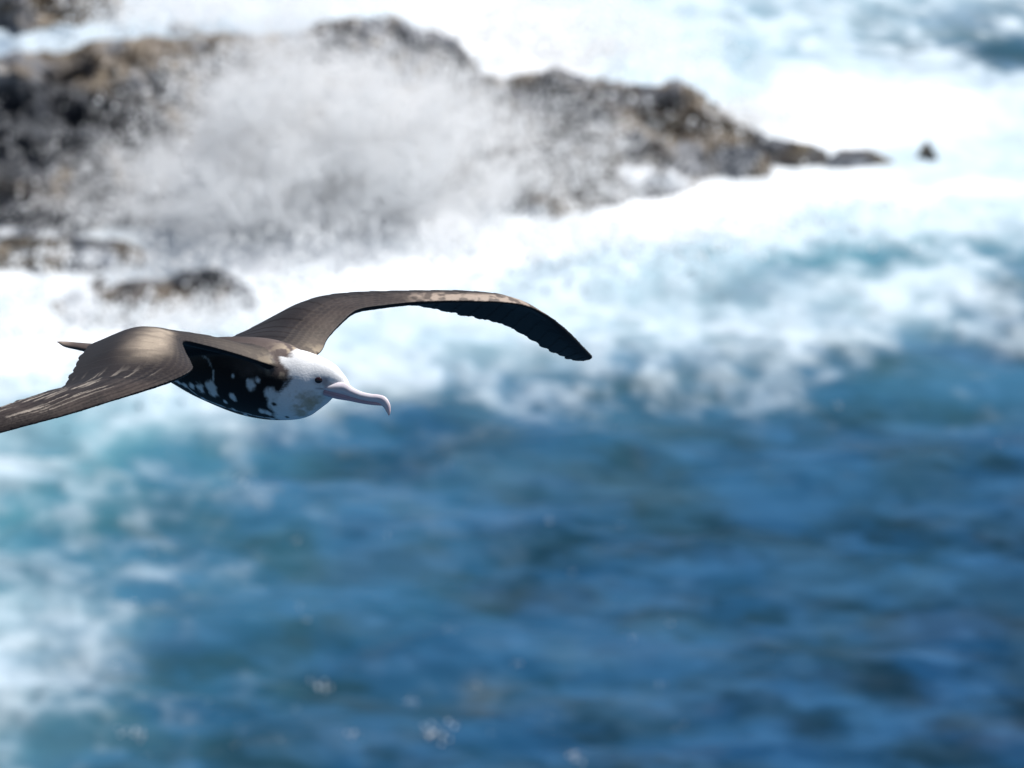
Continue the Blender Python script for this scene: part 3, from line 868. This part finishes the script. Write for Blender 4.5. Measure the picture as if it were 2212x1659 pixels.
# wing roots take the colour of the back
rootw = np.clip(1 - u_ / .12, 0, 1) * wingm * (side == 0)
gold2 = sstep(.46, .62, nzA) * rootw * sstep(.3, .0, v_)
col = mixc(col, np.array([.42, .34, .24]), gold2)
col = lap(col, np.full(nvb, .3), 1)

col = np.where((part == 3)[:, None], mixc(np.tile(brown * 1.5, (nvb, 1)), np.array([.34, .27, .22]), sstep(.55, .9, u_) * .8), col)
body_me.materials.clear(); body_me.materials.append(M_FEATHER)
body_me.polygons.foreach_set('use_smooth', np.ones(len(body_me.polygons), bool))
body = bpy.data.objects.new('body', body_me); scene.collection.objects.link(body); body.parent = bird
vcol(body, 'Col', col)

# bill: a loft of ovals along the centre line of each mandible
def bill(name, pts, colour, tipcol):
    """pts: px, py, depth, half height px, half width m"""
    n, m = 90, 28
    c = catmull(np.array(pts, float), n)
    C_ = P(c[:, 0], c[:, 1], c[:, 2]); T = np.gradient(C_, axis=0); T /= np.linalg.norm(T, axis=1, keepdims=True)
    W = np.cross(T, WUP + .001); W /= np.linalg.norm(W, axis=1, keepdims=True)
    for _ in range(6): W[1:-1] = (W[:-2] + W[1:-1] + W[2:]) / 3
    Wc = W[20]; W = np.tile(Wc, (n, 1)); W -= (W * T).sum(1)[:, None] * T; W /= np.linalg.norm(W, axis=1, keepdims=True)
    U = np.cross(W, T)
    th = np.linspace(0, 2 * np.pi, m, endpoint=False)
    hh = c[:, 3] * PXM; hw = c[:, 4]
    ridge = 1 + .12 * np.cos(th) ** 8
    V = C_[:, None] + U[:, None] * (hh[:, None] * np.cos(th) * ridge)[..., None] + W[:, None] * (hw[:, None] * np.sin(th))[..., None]
    # a groove along the side
    t = np.linspace(0, 1, n)
    g = np.exp(-((np.cos(th) - .35) / .12) ** 2) * .07
    V -= W[:, None] * (hw[:, None] * g * np.sign(np.sin(th)))[..., None]
    vs = np.vstack([V.reshape(-1, 3), C_[0], C_[-1]]) - BL
    q = grid_quads(n, m, True)
    tri = np.array([(n * m, (j + 1) % m, j, j) for j in range(m)] + [(n * m + 1, (n - 1) * m + j, (n - 1) * m + (j + 1) % m, (n - 1) * m + (j + 1) % m) for j in range(m)])
    me = bpy.data.meshes.new(name)
    me.from_pydata([tuple(v) for v in vs], [], [tuple(map(int, r)) for r in q] + [tuple(map(int, r[:3])) for r in tri])
    b2 = bmesh.new(); b2.from_mesh(me); bmesh.ops.recalc_face_normals(b2, faces=b2.faces); b2.to_mesh(me); b2.free()
    for p in me.polygons: p.use_smooth = True
    me.materials.append(M_BILL)
    o = bpy.data.objects.new(name, me); scene.collection.objects.link(o); o.parent = bird
    k = np.concatenate([np.repeat(t, m), [0, 1]])[:, None]
    cc = np.array(colour) * (1 - sstep(.6, .95, k)) + np.array(tipcol) * sstep(.6, .95, k)
    cg = np.concatenate([np.tile(np.exp(-((np.cos(th) - .35) / .15) ** 2), n), [0, 0]])[:, None]
    cc = cc * (1 - .45 * cg * (1 - k))
    vcol(o, 'Col', cc)
    return o
bill('upper_bill',
     [(700, 835, -.084, 7, .012), (718, 837, -.096, 9, .0145), (732, 838.5, -.105, 12, .0142), (746, 841.5, -.113, 13.5, .0122), (761, 848.5, -.122, 10.5, .010), (781, 855.8, -.133, 9, .0090), (801, 860, -.143, 8.8, .0084),
      (817, 862, -.151, 9, .0078), (828, 866.5, -.157, 10, .0075), (835, 875, -.161, 8.5, .006), (838.5, 885, -.163, 6, .0042), (840, 893, -.164, 3.2, .0026), (840, 898, -.164, .8, .001)],
     (.74, .68, .72), (.74, .56, .56))
bill('lower_bill',
     [(704, 846, -.088, 8, .012), (728, 853, -.102, 8, .012), (754, 859.5, -.117, 6, .0095), (781, 866, -.132, 5, .0080), (801, 869.5, -.142, 4.6, .0072), (816, 871.5, -.150, 4, .0062), (826, 875, -.156, 1.5, .003)],
     (.50, .36, .43), (.60, .38, .41))

def eye(c, nrm, fwd):
    n, m, r = 16, 24, .0080
    th = np.linspace(0, np.pi, n); ph_ = np.linspace(0, 2 * np.pi, m, endpoint=False)
    up = np.cross(nrm, fwd)
    V = []
    for a in th:
        for b in ph_:
            V.append(c + fwd * (r * 1.15 * math.sin(a) * math.cos(b)) + up * (r * .92 * math.sin(a) * math.sin(b)) + nrm * (r * .55 * math.cos(a)))
    o = mesh_obj('eye', np.array(V) - BL, grid_quads(n, m, True), M_EYE, parent=bird)
    b2 = bmesh.new(); b2.from_mesh(o.data); bmesh.ops.remove_doubles(b2, verts=b2.verts, dist=1e-6); bmesh.ops.recalc_face_normals(b2, faces=b2.faces); b2.to_mesh(o.data); b2.free()
fin = BVHTree.FromPolygons([tuple(v) for v in (cow)], [tuple(p.vertices) for p in body_me.polygons])
d = rays(np.array(688.0), np.array(821.5))
h = fin.ray_cast(Vector(CAM), Vector(d).normalized())
if h[0] is not None:
    hp = np.array(h[0])
    i = int(np.argmin(np.linalg.norm(Cb - hp, axis=1)))
    for pos in (hp, mirror(hp)):
        loc, nrm, _, _ = fin.find_nearest(Vector(pos))
        nrm = np.array(nrm); fw = Tb[i] - (Tb[i] @ nrm) * nrm; fw /= np.linalg.norm(fw)
        eye(np.array(loc) - nrm * .001, nrm, fw)
